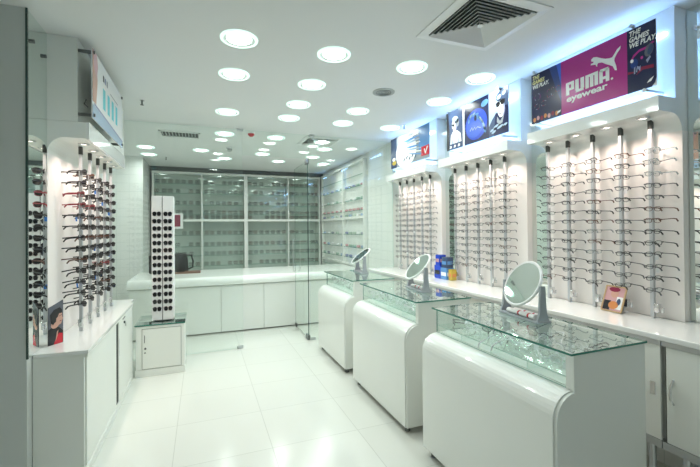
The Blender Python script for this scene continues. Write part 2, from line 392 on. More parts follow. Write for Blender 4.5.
# ------------------------------------------------------------------ right wall display units
WT = .967
def canopy_profile(xf_, xb, zb, zt, r):
    pts = [(xf_, zb), (xf_, zt), (xb, zt), (xb, zb - r)]
    for k in range(1, 9):
        a = k / 8 * PI / 2; pts.append((xb - r + r * math.cos(a), zb - r + r * math.sin(a)))
    return pts
RN = ['rack under purple sign', 'rack under portrait sign', 'rack under farthest sign']
units = [(1.43, 2.40, [1.575, 1.762, 1.962, 2.165, 2.351]), (2.62, 3.68, [2.835, 3.02, 3.21, 3.40, 3.593]), (3.93, 5.00, [4.10, 4.29, 4.49, 4.68, 4.879])]
rowz = [2.02 - .0725 * k for k in range(13)]
GL = [P_black, P_gun, P_silver, P_brown, P_tagged]; GN = ['black', 'dark wire', 'silver wire', 'brown', 'tagged dark']
for ui, (y0, y1, poles) in enumerate(units):
    nm = ['nearest', 'middle', 'farthest'][ui]
    t = thing('wall_display_unit', 'white lit wall display unit with canopy, %s of the three on the right wall' % nm, 'display unit', (2.75, (y0 + y1) / 2, WT), 'right wall display units')
    MB().box(2.72, 2.80, y0, y1, WT + .002, 2.13).build('back_panel', M['panel'], t)
    MB().prism(canopy_profile(2.50, 2.7995, 2.23, 2.32, .10) if 0 else [(2.50, 2.23), (2.50, 2.32), (2.7995, 2.32), (2.7995, 2.13), (2.72, 2.13)] + [(2.62 + .1 * math.cos(k / 8 * PI / 2), 2.13 + .1 * math.sin(k / 8 * PI / 2)) for k in range(1, 9)],
               'y', y0, y1).build('canopy', M['gloss'], t)
    MB().box(2.66, 2.80, y0, y1, 2.32, ZC - .002).build('upper_box', M['gloss'], t)
    MB().box(2.60, 2.625, y0 + .04, y1 - .06, 2.321, 2.335).box(2.645, 2.6595, y0 + .04, y1 - .06, 2.72, 2.735).build('led_strip', M['led'], t)
    for k in range(4):
        yy = y0 + (y1 - y0) * (k + .6) / 4.2; xx = 2.585
        f = MB().lathe((xx, yy, 2.23), [(.024, -.001), (.036, -.001), (.036, -.006), (.026, -.010), (.022, -.004)], 20).build('spotlight', M['alu'], t, smooth=True)
        MB().cyl((xx, yy, 2.226), .023, .003, 16).build('spot_lens', M['spotlens'], f, off=tuple(wloc(t)))
        disk_light('spot_glow', (xx, yy, 2.222), .04, SPOT_W, SPOT_COL, t, 120)
    for pi, py in enumerate(reversed(poles)):   # left to right in the photo = far to near
        pn = ORD[pi] + ' pole from left'
        make_pole(2.67, py, WT, 2.229, rowz, 'slim aluminium eyewear pole, %s, %s' % (pn, RN[ui]), 'eyewear poles on the right wall', 'r')
        for ri, z in enumerate(rowz):
            gi = random.choices(range(5), [6, 5, 2, 2, 1.5])[0]
            c = copy_thing(GL[gi], (2.645 + random.uniform(-.004, .004), py - .022, z + .004 + random.uniform(-.004, .004)), random.uniform(-.42, -.18),
                           'eyeglasses in %s row from top, %s, %s' % (ORD[ri], pn, RN[ui]), 'eyeglasses on the right wall racks')
            c.rotation_euler[0] = random.uniform(-.08, .04)
# wall between units: mirrors
for k, (a, b, l) in enumerate(((2.40, 2.62, 'tall narrow mirror strip between nearest and middle right wall racks'), (3.68, 3.93, 'tall narrow mirror strip between middle and farthest right wall racks'),
                               (.20, 1.43, 'wide wall mirror at the right edge beside the nearest rack'))):
    t = thing('wall_mirror', l, 'mirror', (2.78, (a + b) / 2, WT))
    MB().box(2.775, 2.799, a + .003, b - .003, WT + .003, ZC - .004).build('mirror_glass', M['mirror'], t)
    for zz in (2.74, 1.1): MB().cyl((2.762, b - .05, zz), .014, .013, 16, 'x').build('mirror_stud', M['chrome'], t)
# next unit, at the right edge of the picture
t = thing('wall_display_unit', 'white canopy and box of another wall unit cut off at the right edge', 'display unit', (2.75, -.2, WT), 'right wall display units')
MB().box(2.66, 2.774, -.60, .95, 2.32, ZC - .002).build('upper_box', M['gloss'], t)
MB().box(2.50, 2.774, -.60, .95, 2.23, 2.32).build('canopy', M['gloss'], t)
MB().box(2.645, 2.6595, -.5, .9, 2.72, 2.735).build('led_strip', M['led'], t)

# ------------------------------------------------------------------ right base cabinet + worktop
t = thing('worktop', 'long white glossy worktop running under the right wall racks', 'worktop', (2.54, 2.3, WT))
MB().bbox(2.285, 2.80, -.5, 5.18, WT - .032, WT, .006).build('slab', M['gloss'], t)
seg = [(-.45, 1.32), (1.325, 3.2), (3.205, 5.15)]
for i, (a, b) in enumerate(seg):
    t = thing('base_cabinet', 'white sliding-door base cabinet under the right worktop, %s one' % ['nearest', 'middle', 'farthest'][i], 'cabinet', (2.55, (a + b) / 2, 0), 'right wall base cabinets')
    MB().box(2.34, 2.79, a, b, .355, WT - .034).build('carcass', M['satin'], t)
    MB().box(2.30, 2.339, a, b, .355, .395).box(2.30, 2.339, a, b, WT - .060, WT - .034).build('track', M['alu'], t)
    m_ = (a + b) / 2
    if i == 0:
        d = MB().bbox(2.305, 2.318, -.1, b - .018, .396, WT - .062, .002).build('door', M['satin'], t)
        MB().tube([(2.305, 1.27, .61), (2.285, 1.272, .64), (2.283, 1.272, .69), (2.305, 1.27, .74)], .006, 8).build('handle', M['chrome'], d, off=tuple(wloc(t)), smooth=True)
        MB().bbox(2.320, 2.333, a, .0, .396, WT - .062, .002).build('door', M['satin'], t)
        MB().box(2.325, 2.339, b - .016, b - .004, .396, WT - .062).build('door_channel', M['darkgap'], t)
    else:
        d = MB().bbox(2.305, 2.318, a + .004, m_ + .02, .396, WT - .062, .002).build('door', M['satin'], t)
        MB().box(2.302, 2.3055, a + .03, a + .055, .63, .70).build('recessed_pull', M['chrome'], d, off=tuple(wloc(t)))
        MB().bbox(2.320, 2.333, m_, b - .004, .396, WT - .062, .002).build('door', M['satin'], t)
    for yy in (a + .08, b - .08):
        for xx in (2.36, 2.74):
            MB().cyl((xx, yy, .001), .018, .353, 12).cyl((xx, yy, .001), .03, .012, 12).build('leg', M['alu'], t)
t = tag(MB().tube([(2.33, 1.9, .34), (2.38, 1.6, .2), (2.42, 1.35, .10), (2.36, 1.2, .14), (2.40, 1.0, .25), (2.42, .8, .34)], .006, 6).build('cable', M['cap']), 'loose dark cable sagging beneath the right base cabinet', 'cable')

# ------------------------------------------------------------------ signs
def text_mb(s, size, u, v, m, mapf, bold=0.0, shear=0.0, sx=1.0, layer=2, mb=None):
    cu = bpy.data.curves.new('t', 'FONT'); cu.body = s; cu.size = size; cu.offset = bold; cu.shear = shear; cu.resolution_u = 3
    o = bpy.data.objects.new('t', cu); COL.objects.link(o)
    dg = bpy.context.evaluated_depsgraph_get(); me = bpy.data.meshes.new_from_object(o.evaluated_get(dg))
    mb.add([mapf(u + p.co.x * sx, v + p.co.y, layer) for p in me.vertices], [tuple(p.vertices) for p in me.polygons], m)
    bpy.data.objects.remove(o); bpy.data.curves.remove(cu); bpy.data.meshes.remove(me)
class Art:
    def __init__(s, mapf, keys): s.mb = MB(); s.map = mapf; s.keys = keys
    def poly(s, pts, k, layer=1): s.mb.add([s.map(u, v, layer) for u, v in pts], [tuple(range(len(pts)))], s.keys.index(k))
    def rect(s, u0, u1, v0, v1, k, layer=1): s.poly([(u0, v0), (u1, v0), (u1, v1), (u0, v1)], k, layer)
    def ell(s, cu, cv, a, b, k, layer=1, rot=0, n=20):
        c, si = math.cos(rot), math.sin(rot)
        s.poly([(cu + a * math.cos(t) * c - b * math.sin(t) * si, cv + a * math.cos(t) * si + b * math.sin(t) * c) for t in [2 * PI * i / n for i in range(n)]], k, layer)
    def ringe(s, cu, cv, a, b, w_, k, layer=1, n=20):
        for i in range(n):
            t0, t1 = 2 * PI * i / n, 2 * PI * (i + 1) / n
            s.poly([(cu + a * math.cos(t0), cv + b * math.sin(t0)), (cu + a * math.cos(t1), cv + b * math.sin(t1)),
                    (cu + (a - w_) * math.cos(t1), cv + (b - w_) * math.sin(t1)), (cu + (a - w_) * math.cos(t0), cv + (b - w_) * math.sin(t0))], k, layer)
    def text(s, st, size, u, v, k, **kw): text_mb(st, size, u, v, s.keys.index(k), s.map, mb=s.mb, **kw)
    def build(s, name, parent): return s.mb.build(name, [I[k] for k in s.keys], parent, recalc=False)
def sign_root(label, X, Y0, W, z0, Hh, sx=-1, name='wall_sign'):
    t = thing(name, label, 'sign', (X, Y0 - W / 2, z0))
    MB().box(X, X + .005, Y0 - W, Y0, z0, z0 + Hh).build('panel', I['white'], t) if sx < 0 else MB().box(X - .005, X, Y0 - W, Y0, z0, z0 + Hh).build('panel', I['white'], t)
    return t
# purple sign
t = sign_root('purple PUMA eyewear sign with dark side panels above nearest right rack', 2.50, 2.35, .912, 2.38, .395)
f = lambda u, v, l: (2.4998 - .0006 * l, 2.35 - u, 2.38 + v)
A = Art(f, ['navy', 'magenta', 'white', 'yellow', 'midgrey', 'wine', 'purple', 'orange', 'blue', 'pink', 'slate', 'deepblue', 'royal', 'lilac'])
A.rect(0, .275, 0, .395, 'navy'); A.rect(.275, .748, 0, .395, 'magenta')
A.poly([(.748, 0), (.885, 0), (.905, .02), (.912, .05), (.912, .395), (.748, .395)], 'navy')
A.poly([(.17, .395), (.275, .395), (.275, .10), (.235, .20)], 'deepblue', 2); A.poly([(.235, .395), (.275, .395), (.275, .22)], 'royal', 3)
def block(letter, u, v, w_, h):
    s = .34 * w_
    R = lambda a, b, c, d: A.rect(u + a * w_, u + b * w_, v + c * h, v + d * h, 'white', 3)
    if letter == 'P': R(0, .40, 0, 1); R(.40, 1, .80, 1); R(.40, 1, .34, .54); R(.62, 1, .54, .80)
    if letter == 'U': R(0, .40, .16, 1); R(.60, 1, .16, 1); R(.06, .94, 0, .2)
    if letter == 'M': R(0, .28, 0, 1); R(.36, .64, 0, .80); R(.72, 1, 0, 1); R(.28, .72, .80, 1)
    if letter == 'A': R(0, .36, 0, .9); R(.64, 1, 0, .9); R(.08, .92, .80, 1); R(.36, .64, .22, .42)
for L, u, w_ in (('P', .315, .066), ('U', .390, .068), ('M', .467, .092), ('A', .567, .068)):
    block(L, u, .130, w_, .092)
A.ell(.652, .135, .008, .008, 'white', 3, n=10)
A.text('eyewear', .062, .318, .082, 'white', bold=.0020, sx=1.42, layer=3)
A.poly([(.71, .323), (.707, .305), (.688, .286), (.671, .26), (.669, .244), (.681, .205), (.684, .177), (.672, .181), (.657, .213), (.637, .229), (.615, .244), (.586, .267), (.563, .273), (.538, .271), (.508, .279), (.51, .288), (.526, .288), (.53, .295), (.514, .302), (.511, .315), (.527, .326), (.551, .318), (.581, .298), (.61, .282), (.638, .274), (.655, .272), (.669, .288), (.688, .311)], 'white', 3)
A.poly([(.540, .275), (.548, .255), (.556, .253), (.553, .262), (.562, .275)], 'white', 3)
for u0 in (.012, .760):
    for k, st in enumerate(('THE', 'GAMES', 'WE PLAY')):
        A.text(st + ('.' if k == 2 else ''), .042, u0 + (.0, .0, .0)[k], .352 - .037 * k, 'yellow' if u0 < .5 and k < 2 else 'white', bold=.0014, shear=.2, sx=.86, layer=4)
for (cu, cv, a, b) in ((.06, .205, .030, .030), (.055, .13, .026, .024), (.12, .14, .030, .022), (.165, .20, .018, .036), (.20, .205, .016, .036), (.245, .21, .022, .026)):
    for q in range(9):
        if (q * 7 + int(cu * 100)) % 4 == 0: continue
        t0, t1 = .7 * q, .7 * q + .6
        A.poly([(cu + a * math.cos(t0), cv + b * math.sin(t0)), (cu + a * math.cos(t1), cv + b * math.sin(t1)), (cu + (a - .005) * math.cos(t1), cv + (b - .005) * math.sin(t1)), (cu + (a - .005) * math.cos(t0), cv + (b - .005) * math.sin(t0))], ['purple', 'lilac', 'wine', 'midgrey'][(q + int(cu * 200)) % 4], 3)
A.poly([(.765, .195), (.785, .23), (.82, .25), (.86, .252), (.895, .27), (.905, .262), (.87, .238), (.82, .236), (.79, .215), (.772, .19)], 'magenta', 3)
A.ell(.875, .225, .024, .038, 'midgrey', 4, rot=-.3, n=16); A.ell(.882, .225, .014, .030, 'slate', 5, rot=-.3, n=12); A.ell(.790, .175, .022, .030, 'deepblue', 4, n=14); A.poly([(.858, .17), (.88, .19), (.885, .18), (.865, .15)], 'lilac', 5)
A.ell(.835, .195, .008, .010, 'magenta', 5, n=8); A.poly([(.752, .135), (.79, .125), (.79, .118), (.752, .12)], 'wine', 4); A.poly([(.80, .10), (.83, .14), (.90, .13), (.90, .11), (.84, .12)], 'wine', 4)
for k in range(7): A.ell(.03 + k * .034, .03 + .008 * (k % 2), .014, .018, ['orange', 'pink', 'wine'][k % 3], 3, n=10)
A.poly([(.235, .022), (.265, .03), (.27, .045), (.245, .04)], 'white', 4); A.poly([(.86, .03), (.885, .035), (.90, .06), (.875, .048)], 'white', 4)
A.ell(.778, .195, .010, .012, 'white', 6, n=8); A.poly([(.788, .11), (.796, .11), (.798, .155), (.790, .15)], 'lilac', 5); A.poly([(.80, .12), (.807, .115), (.81, .14), (.825, .115), (.828, .15), (.82, .145), (.808, .155)], 'lilac', 5)
A.build('artwork', t)
for (yy, zz) in ((2.30, 2.388), (1.50, 2.388), (2.30, 2.785), (1.56, 2.785)):
    MB().cyl((2.47, yy, zz), .012, .03, 14, 'x').build('standoff', M['alu'], t) if zz > 2.7 else MB().cyl((2.485, yy, zz - .02), .012, .17, 14, 'x').build('standoff', M['alu'], t)
# portrait sign
t = sign_root('sign of three dark and blue portrait posters above middle right rack', 2.50, 3.50, .90, 2.385, .41)
f = lambda u, v, l: (2.4998 - .0006 * l, 3.50 - u, 2.385 + v)
A = Art(f, ['dark', 'white', 'blue', 'navy', 'midgrey', 'grey', 'skyblue', 'paleblue', 'slate', 'lilac', 'royal'])
A.rect(0, .272, 0, .41, 'navy'); A.rect(.272, .30, 0, .41, 'white'); A.rect(.30, .655, 0, .41, 'navy'); A.rect(.655, .90, 0, .41, 'paleblue')
# left poster: figure in pale shirt, head turned, dark glasses
A.rect(.02, .272, .0, .41, 'slate', 2); A.poly([(.0, .0), (.045, .0), (.05, .2), (.03, .41), (0, .41)], 'dark', 3)
A.poly([(.06, .06), (.075, .15), (.11, .19), (.18, .19), (.235, .15), (.25, .06)], 'white', 3); A.poly([(.085, .06), (.11, .13), (.12, .06)], 'paleblue', 4); A.poly([(.19, .06), (.20, .14), (.215, .06)], 'paleblue', 4)
A.ell(.135, .245, .042, .062, 'lilac', 4, rot=.25); A.ell(.128, .245, .030, .055, 'white', 5, rot=.2); A.ell(.155, .305, .055, .038, 'paleblue', 4, rot=-.3); A.ell(.190, .27, .022, .045, 'grey', 4)
A.poly([(.085, .272), (.13, .266), (.145, .258), (.13, .238), (.11, .238), (.10, .25)], 'dark', 6); A.ell(.112, .212, .014, .006, 'midgrey', 6, n=8)
for k in range(3): A.poly([(.05 + .07 * k, .015), (.085 + .07 * k, .018), (.09 + .07 * k, .04), (.06 + .07 * k, .045)], 'white', 4)
# middle poster: blue disc with a pale hand and script
A.ell(.475, .175, .158, .150, 'blue', 2, n=32); A.ell(.455, .16, .12, .11, 'royal', 3, n=28)
for (p, q, r_, s_) in ((.375, .235, .028, 1.1), (.40, .265, .034, .9), (.44, .28, .036, .5), (.48, .265, .040, .1), (.505, .235, .050, -.5), (.545, .205, .060, -.9), (.580, .150, .075, -1.15), (.60, .10, .04, -1.3)): A.ell(p, q, r_, .016, 'skyblue', 4, rot=s_, n=12)
for (p, q, r_, s_) in ((.40, .27, .020, .9), (.45, .283, .022, .4), (.55, .205, .040, -.9), (.585, .15, .04, -1.15)): A.ell(p, q, r_, .007, 'paleblue', 5, rot=s_, n=10)
A.ell(.47, .238, .020, .030, 'navy', 6, n=10)
A.poly([(.39, .12), (.42, .15), (.43, .12), (.46, .145), (.47, .12), (.50, .14), (.54, .12), (.55, .127), (.50, .148), (.472, .13), (.46, .155), (.432, .132), (.42, .162), (.385, .127)], 'paleblue', 6)
# right poster: face with large dark glasses, dark coat
A.poly([(.655, .0), (.655, .10), (.70, .16), (.745, .20), (.90, .22), (.90, 0)], 'slate', 2); A.poly([(.72, .0), (.74, .20), (.90, .26), (.90, .0)], 'navy', 3)
A.poly([(.80, .41), (.90, .41), (.90, .24), (.85, .25)], 'slate', 4)
A.ell(.812, .235, .048, .085, 'lilac', 5, rot=.15); A.ell(.805, .225, .036, .075, 'white', 6, rot=.15); A.ell(.82, .345, .072, .045, 'slate', 5, rot=.2); A.ell(.79, .34, .03, .018, 'paleblue', 6, rot=.4); A.ell(.85, .36, .025, .018, 'paleblue', 6, rot=.4)
A.ell(.778, .275, .026, .024, 'dark', 7, n=12); A.ell(.835, .285, .028, .025, 'dark', 7, n=12); A.poly([(.75, .29), (.865, .305), (.865, .297), (.75, .280)], 'dark', 7); A.poly([(.80, .21), (.815, .25), (.818, .21)], 'lilac', 7); A.ell(.802, .185, .018, .006, 'midgrey', 7, n=8)
A.poly([(.765, .17), (.80, .12), (.85, .17), (.83, .10), (.79, .09), (.76, .12)], 'grey', 5)
for (p, q, r_) in ((.70, .06, .03), (.75, .085, .035), (.80, .07, .04), (.86, .075, .03), (.72, .04, .03)): A.ell(p, q, r_, .011, 'paleblue', 6, rot=.3, n=10)
for (p, q, r_) in ((.735, .068, .02), (.79, .085, .02), (.84, .06, .022)): A.ell(p, q, r_, .008, 'dark', 7, rot=.3, n=8)
A.ell(.600, .345, .05, .03, 'skyblue', 3, rot=.2)
A.build('artwork', t)
for (yy, zz) in ((3.44, 2.385), (2.67, 2.385), (3.44, 2.80), (2.70, 2.80)):
    MB().cyl((2.485 if zz < 2.7 else 2.47, yy, zz - (.02 if zz < 2.7 else 0)), .012, .17 if zz < 2.7 else .03, 14, 'x').build('standoff', M['alu'], t)
# far sign
t = sign_root('pale blue streaked picture sign with a red corner mark above farthest right rack', 2.50, 4.82, .98, 2.385, .41)
f = lambda u, v, l: (2.4998 - .0006 * l, 4.82 - u, 2.385 + v)
A = Art(f, ['midgrey', 'white', 'skyblue', 'paleblue', 'red', 'grey', 'yellowb', 'pink', 'slate'])
A.rect(0, .98, 0, .41, 'grey'); A.rect(0, .17, 0, .41, 'slate', 2); A.rect(.74, .98, .12, .41, 'skyblue', 2)
A.ell(.42, .17, .27, .20, 'white', 3, rot=.1, n=28)
for k in range(9):
    A.poly([(.30 + .02 * k, .38 - .03 * k), (.72 + .012 * k, .40 - .04 * k), (.74 + .01 * k, .385 - .04 * k), (.42 + .02 * k, .345 - .03 * k)], ['paleblue', 'white', 'skyblue'][k % 3], 4 + k % 2)
for k in range(5): A.ell(.38 + .07 * k, .07 + .02 * (k % 2), .03, .012, 'slate', 6, rot=.8, n=8)
A.rect(.80, .98, .04, .155, 'red', 6); A.poly([(.86, .12), (.885, .06), (.90, .06), (.95, .14), (.93, .14), (.895, .085), (.88, .125)], 'white', 7)
A.ell(.10, .07, .06, .03, 'yellowb', 4, n=10); A.ell(.09, .12, .05, .025, 'white', 4, n=10); A.ell(.33, .14, .018, .018, 'pink', 6, n=10)
A.build('artwork', t)
for (yy, zz) in ((4.74, 2.385), (3.90, 2.385)): MB().cyl((2.485, yy, zz - .02), .012, .17, 14, 'x').build('standoff', M['alu'], t)
# partly seen next sign
t = sign_root('pale lit sign with dark print cut off at the right edge', 2.50, .90, .8, 2.38, .41)
f = lambda u, v, l: (2.4998 - .0006 * l, .90 - u, 2.38 + v)
A = Art(f, ['navy', 'purple', 'paleblue']); A.rect(.05, .78, .02, .38, 'navy'); A.ell(.16, .22, .08, .1, 'purple', 2); A.build('artwork', t)
MB().cyl((2.485, .85, 2.37), .012, .17, 14, 'x').build('standoff', M['alu'], t)

# ------------------------------------------------------------------ display counters
def counter(y0, y1, label, cname):
    t = thing('display_counter', label, 'display counter', (1.72, (y0 + y1) / 2, 0), 'glass-topped display counters')
    X0, XG, X1, ZT = 1.414, 1.53, 2.005, .985
    arc = [(X0 + .11 - .11 * math.cos(k / 9 * PI / 2), .71 + .11 * math.sin(k / 9 * PI / 2)) for k in range(10)]
    MB().prism([(X0, .055)] + arc + [(XG + .02, .822), (XG + .02, .055)], 'y', y0 + .004, y1).build('curved_front', M['lacquer'], t, label='bullnose white front panel')
    MB().box(XG + .0205, X1, y0 + .02, y1 - .001, .055, .828).build('body', M['lacquer'], t)
    # near end panel, rises to the glass top behind the bullnose
    arc2 = [(x + .008, z - .004) for x, z in arc]
    MB().prism([(X0 + .008, .055)] + arc2 + [(XG - .002, .82), (XG - .002, ZT), (X1, ZT), (X1, .055)], 'y', y0 - .012, y0 + .0035).build('end_panel', M['satin'], t)
    MB().box(XG - .002, XG + .012, y0 + .0036, y0 + .03, .824, ZT).build('corner_post', M['lacquer'], t)
    MB().box(X1 - .018, X1, y0 + .004, y1, .829, ZT).build('back_doors', M['lacquer'], t)
    pane(XG, XG + .006, y0 + .031, y1 - .002, .8245, ZT - .001, 'front_glass', t, 'caseglass')
    pane(XG + .008, X1 - .019, y1 - .008, y1 - .002, .829, ZT - .001, 'end_glass', t, 'caseglass')
    pane(XG - .03, X1 + .004, y0 - .022, y1 + .012, ZT, ZT + .010, 'glass_top', t, 'caseglass')
    pane(XG + .010, X1 - .019, y0 + .031, y1 - .01, .868, .873, 'inner_shelf', t, 'caseglass', 'edgelight')
    n = 4
    for k in range(1, n):
        yy = y0 + (y1 - y0) * k / n
        pane(XG + .012, X1 - .02, yy - .002, yy + .002, .829, .8675, 'divider', t, 'caseglass', 'edgelight')
    for yy in (y0 + .06, y1 - .06):
        for xx in (X0 + .05, X1 - .06):
            MB().cyl((xx, yy, .001), .022, .054, 14).build('foot', M['steel'], t)
    # jumble of frames on the inner shelf
    n = 0
    rows_ = 4; cols = int((y1 - y0) / .118)
    for i in range(rows_):
        for j in range(cols):
            x = XG + .07 + i * .112 + random.uniform(-.015, .015); y = y0 + .115 + j * (y1 - y0 - .21) / (cols - 1) + random.uniform(-.02, .02)
            proto = C_silver if random.random() < .80 else C_gun
            c = copy_thing(proto, (x, y, .898 + random.uniform(0, .035)), (PI / 2 + random.uniform(-.7, .7)) if random.random() < .8 else random.uniform(0, 2 * PI), 'wire eyeglasses among the jumble inside the %s glass counter' % cname, 'eyeglasses inside the %s glass counter' % cname)
            c.rotation_euler[0] = random.uniform(-.5, .5); c.rotation_euler[1] = random.uniform(-.3, .3)
            n += 1
    return t
counter(1.235, 2.290, 'white bullnose display counter with glass top, nearest of the three', 'nearest')
counter(2.535, 3.600, 'white bullnose display counter with glass top, middle of the three', 'middle')
counter(3.840, 4.820, 'white bullnose display counter with glass top, farthest by the glass door', 'farthest')

# table mirrors ---------------------------------------------------
def table_mirror(x, y, rz, tilt, label, extra=True):
    t = thing('table_mirror', label, 'mirror', (x, y, .995), 'table mirrors on the counters')
    bx = lambda *a, **k: MB().bbox(*a, **k)
    def put(mb, n, m, sm=False): 
        o = bpy.data.objects.new(n, mb.mesh(n, m, smooth=sm)); COL.objects.link(o); o.parent = t; return o
    put(bx(-.05, .05, -.175, .175, .001, .018, b=.006), 'base', M['greyplastic'])
    for s in (-1, 1):
        pr_ = [(-.042, .012), (.042, .012), (.024, .06), (.014, .215), (-.014, .215), (-.024, .06)]
        put(MB().prism(pr_, 'y', s * .163 - .008, s * .163 + .008), 'support', M['greyplastic'])
    c = math.cos(tilt); s_ = math.sin(tilt)
    R = Matrix.Translation((0, 0, .21)) @ Matrix.Rotation(tilt, 4, 'Y') @ Matrix.Rotation(-PI / 2, 4, 'Y')   # disc normal +z -> -x
    put(MB().lathe((0, 0, 0), [(.0005, -.012), (.132, -.012), (.148, -.004), (.150, .005), (.145, .010), (.136, .009), (.135, .0062), (.0005, .0062)], 48).xf(R), 'disc_frame', M['white'], True)
    put(MB().cyl((0, 0, .0066), .134, .001, 48).xf(R), 'mirror_glass', M['mirror'])
    for s in (-1, 1): put(MB().cyl((0, -.008, 0), .010, .016, 12, 'y').xf(Matrix.Translation((0, s * .155, .205)) @ Matrix.Scale(1, 4)), 'pivot', M['chrome'])
    t.rotation_euler = (0, 0, rz)
    return t
table_mirror(1.84, 1.815, math.radians(-7), math.radians(28), 'round tilting mirror on grey stand, standing on the nearest glass counter')
table_mirror(1.81, 2.99, math.radians(-7), math.radians(43), 'round tilting mirror on grey stand, standing on the middle glass counter')
table_mirror(1.88, 4.48, math.radians(-7), math.radians(51), 'round tilting mirror on grey stand, standing on the farthest glass counter')
def cloth_roll(x, y, z, L, r, rz, label, grp):
    t = thing('lens_cloth_packet', label, 'cleaning cloth', (x, y, z), grp)
    o = MB().tube([(0, -L / 2, r), (0, L / 2, r)], r, 12).build('packet', M['white'], None, off=(0, 0, 0)); o.parent = t; o.scale = (1, 1, .8)
    for yy in (-.6, .1):
        o = MB().tube([(0, yy * L / 2 - .007, r), (0, yy * L / 2 + .007, r)], r * 1.02, 12).build('red_band', M['red'], None, off=(0, 0, 0)); o.parent = t; o.scale = (1, 1, .8)
    t.rotation_euler = (0, 0, rz); return t
cloth_roll(1.812, 1.80, 1.014, .24, .018, -.12, 'white rolled packet with red bands, front one beneath the nearest mirror', 'rolled packets by the mirrors')
cloth_roll(1.855, 1.80, 1.014, .22, .016, -.12, 'white rolled packet with red bands, behind another beneath the nearest mirror', 'rolled packets by the mirrors')
cloth_roll(1.80, 2.99, 1.014, .22, .016, -.12, 'white rolled packet with red bands beneath the middle counter mirror', 'rolled packets by the mirrors')

# ------------------------------------------------------------------ things on the right worktop
def printed_box(x0, x1, y0, y1, z0, z1, m, m2, label, cat='box', name='product_box'):
    t = thing(name, label, cat, ((x0 + x1) / 2, (y0 + y1) / 2, z0))
    MB().bbox(x0, x1, y0, y1, z0, z1, .002).build('carton', m, t)
    h = z1 - z0
    MB().box(x0 - .001, x0 - .0002, y0 + .01, y1 - .01, z0 + h * .3, z0 + h * .62).build('printed_band', m2, t)
    MB().box(x0 + .01, x1 - .01, y0 - .001, y0 - .0002, z0 + h * .3, z0 + h * .62).build('printed_band', m2, t)
z = WT + .001
printed_box(2.56, 2.66, 3.74, 3.86, z, z + .15, I['blue'], I['dark'], 'blue carton at the left front of the box pile by the mirror strip')
printed_box(2.56, 2.66, 3.62, 3.735, z, z + .13, I['skyblue'], I['white'], 'light blue carton in the middle of the box pile')
printed_box(2.575, 2.64, 3.545, 3.605, z, z + .12, I['yellowb'], I['orange'], 'yellow carton at the right end of the box pile')
printed_box(2.57, 2.66, 3.77, 3.85, z + .151, z + .27, I['blue'], I['pink'], 'blue and pink carton stacked on the left blue carton')
printed_box(2.57, 2.66, 3.63, 3.73, z + .131, z + .25, I['slate'], I['skyblue'], 'dark blue carton stacked on the light blue carton')
def leaflet(name, label, cat, corners, thick, art, frame=None, nx=(0, 0, 0)):
    # corners bl, br, tr, tl in world, thickness vector outward
    bl, br, tr, tl = [Vector(c) for c in corners]; n = (br - bl).cross(tl - bl).normalized()
    if n.dot(Vector((0, 0, 1.55)) - bl) < 0: n = -n
    t = thing(name, label, cat, tuple((bl + br) / 2))
    q = [bl, br, tr, tl]
    MB().add([p for p in q] + [p - n * thick for p in q], [(0, 1, 2, 3), (7, 6, 5, 4)] + [(i, (i + 1) % 4, 4 + (i + 1) % 4, 4 + i) for i in range(4)]).build('backing', I['dark'], t)
    P = lambda u, v, l: tuple(bl.lerp(br, u).lerp(tl.lerp(tr, u), v) + n * .0006 * l)
    A = Art(P, ['dark', 'skin', 'white', 'pink', 'orange', 'grey', 'red', 'wine', 'midgrey', 'slate', 'skyblue'])
    art(A); A.build('printed_face', t)
    if frame:
        for a, b in ((bl, br), (br, tr), (tr, tl), (tl, bl)): MB().tube([a, b], .006, 4).build('frame_edge', frame, t)
    return t
def art_right(A):
    A.rect(.03, .97, .03, .97, 'pink'); A.ell(.5, .72, .2, .18, 'skin', 2, n=14); A.ell(.45, .88, .28, .1, 'wine', 3, n=14); A.rect(.05, .4, .04, .42, 'dark', 3)
    A.ell(.55, .25, .25, .16, 'orange', 4, n=14); A.rect(.65, .95, .1, .6, 'white', 2); A.ell(.78, .4, .1, .14, 'slate', 4, n=10)
leaflet('counter_card', 'framed pink and orange picture card leaning on the nearest right rack', 'picture card',
        [(2.600, 1.865, WT + .008), (2.590, 1.725, WT + .008), (2.636, 1.712, WT + .172), (2.646, 1.852, WT + .172)], .006, art_right, M['wood'])
def art_left(A):
    A.rect(0, 1, 0, 1, 'midgrey'); A.poly([(0, 0), (1, 0), (1, .28), (.7, .40), (.3, .46), (0, .42)], 'dark', 2); A.poly([(.35, 0), (.95, 0), (.95, .22), (.7, .26), (.5, .15)], 'red', 3); A.poly([(.45, .06), (.6, .2), (.66, .34), (.56, .3)], 'skin', 4)
    A.ell(.45, .50, .28, .10, 'skin', 3, n=16); A.poly([(.35, .44), (.85, .46), (.90, .52), (.98, .57), (.92, .62), (.90, .72), (.35, .74)], 'skin', 4)
    A.poly([(.15, .58), (.10, .80), (.35, .88), (.75, .87), (.92, .78), (.90, .71), (.70, .73), (.62, .66), (.52, .64), (.50, .56), (.40, .54), (.30, .50)], 'dark', 5); A.poly([(.70, .655), (.88, .665), (.88, .675), (.70, .668)], 'dark', 6)
    A.ell(.80, .535, .07, .010, 'wine', 6, n=8)
leaflet('brochure', 'folded brochure with a dark haired man in red, standing on left worktop', 'brochure',
        [(-.935, 3.035, .804), (-.878, 3.12, .804), (-.878, 3.12, 1.09), (-.935, 3.035, 1.05)], .003, art_left)

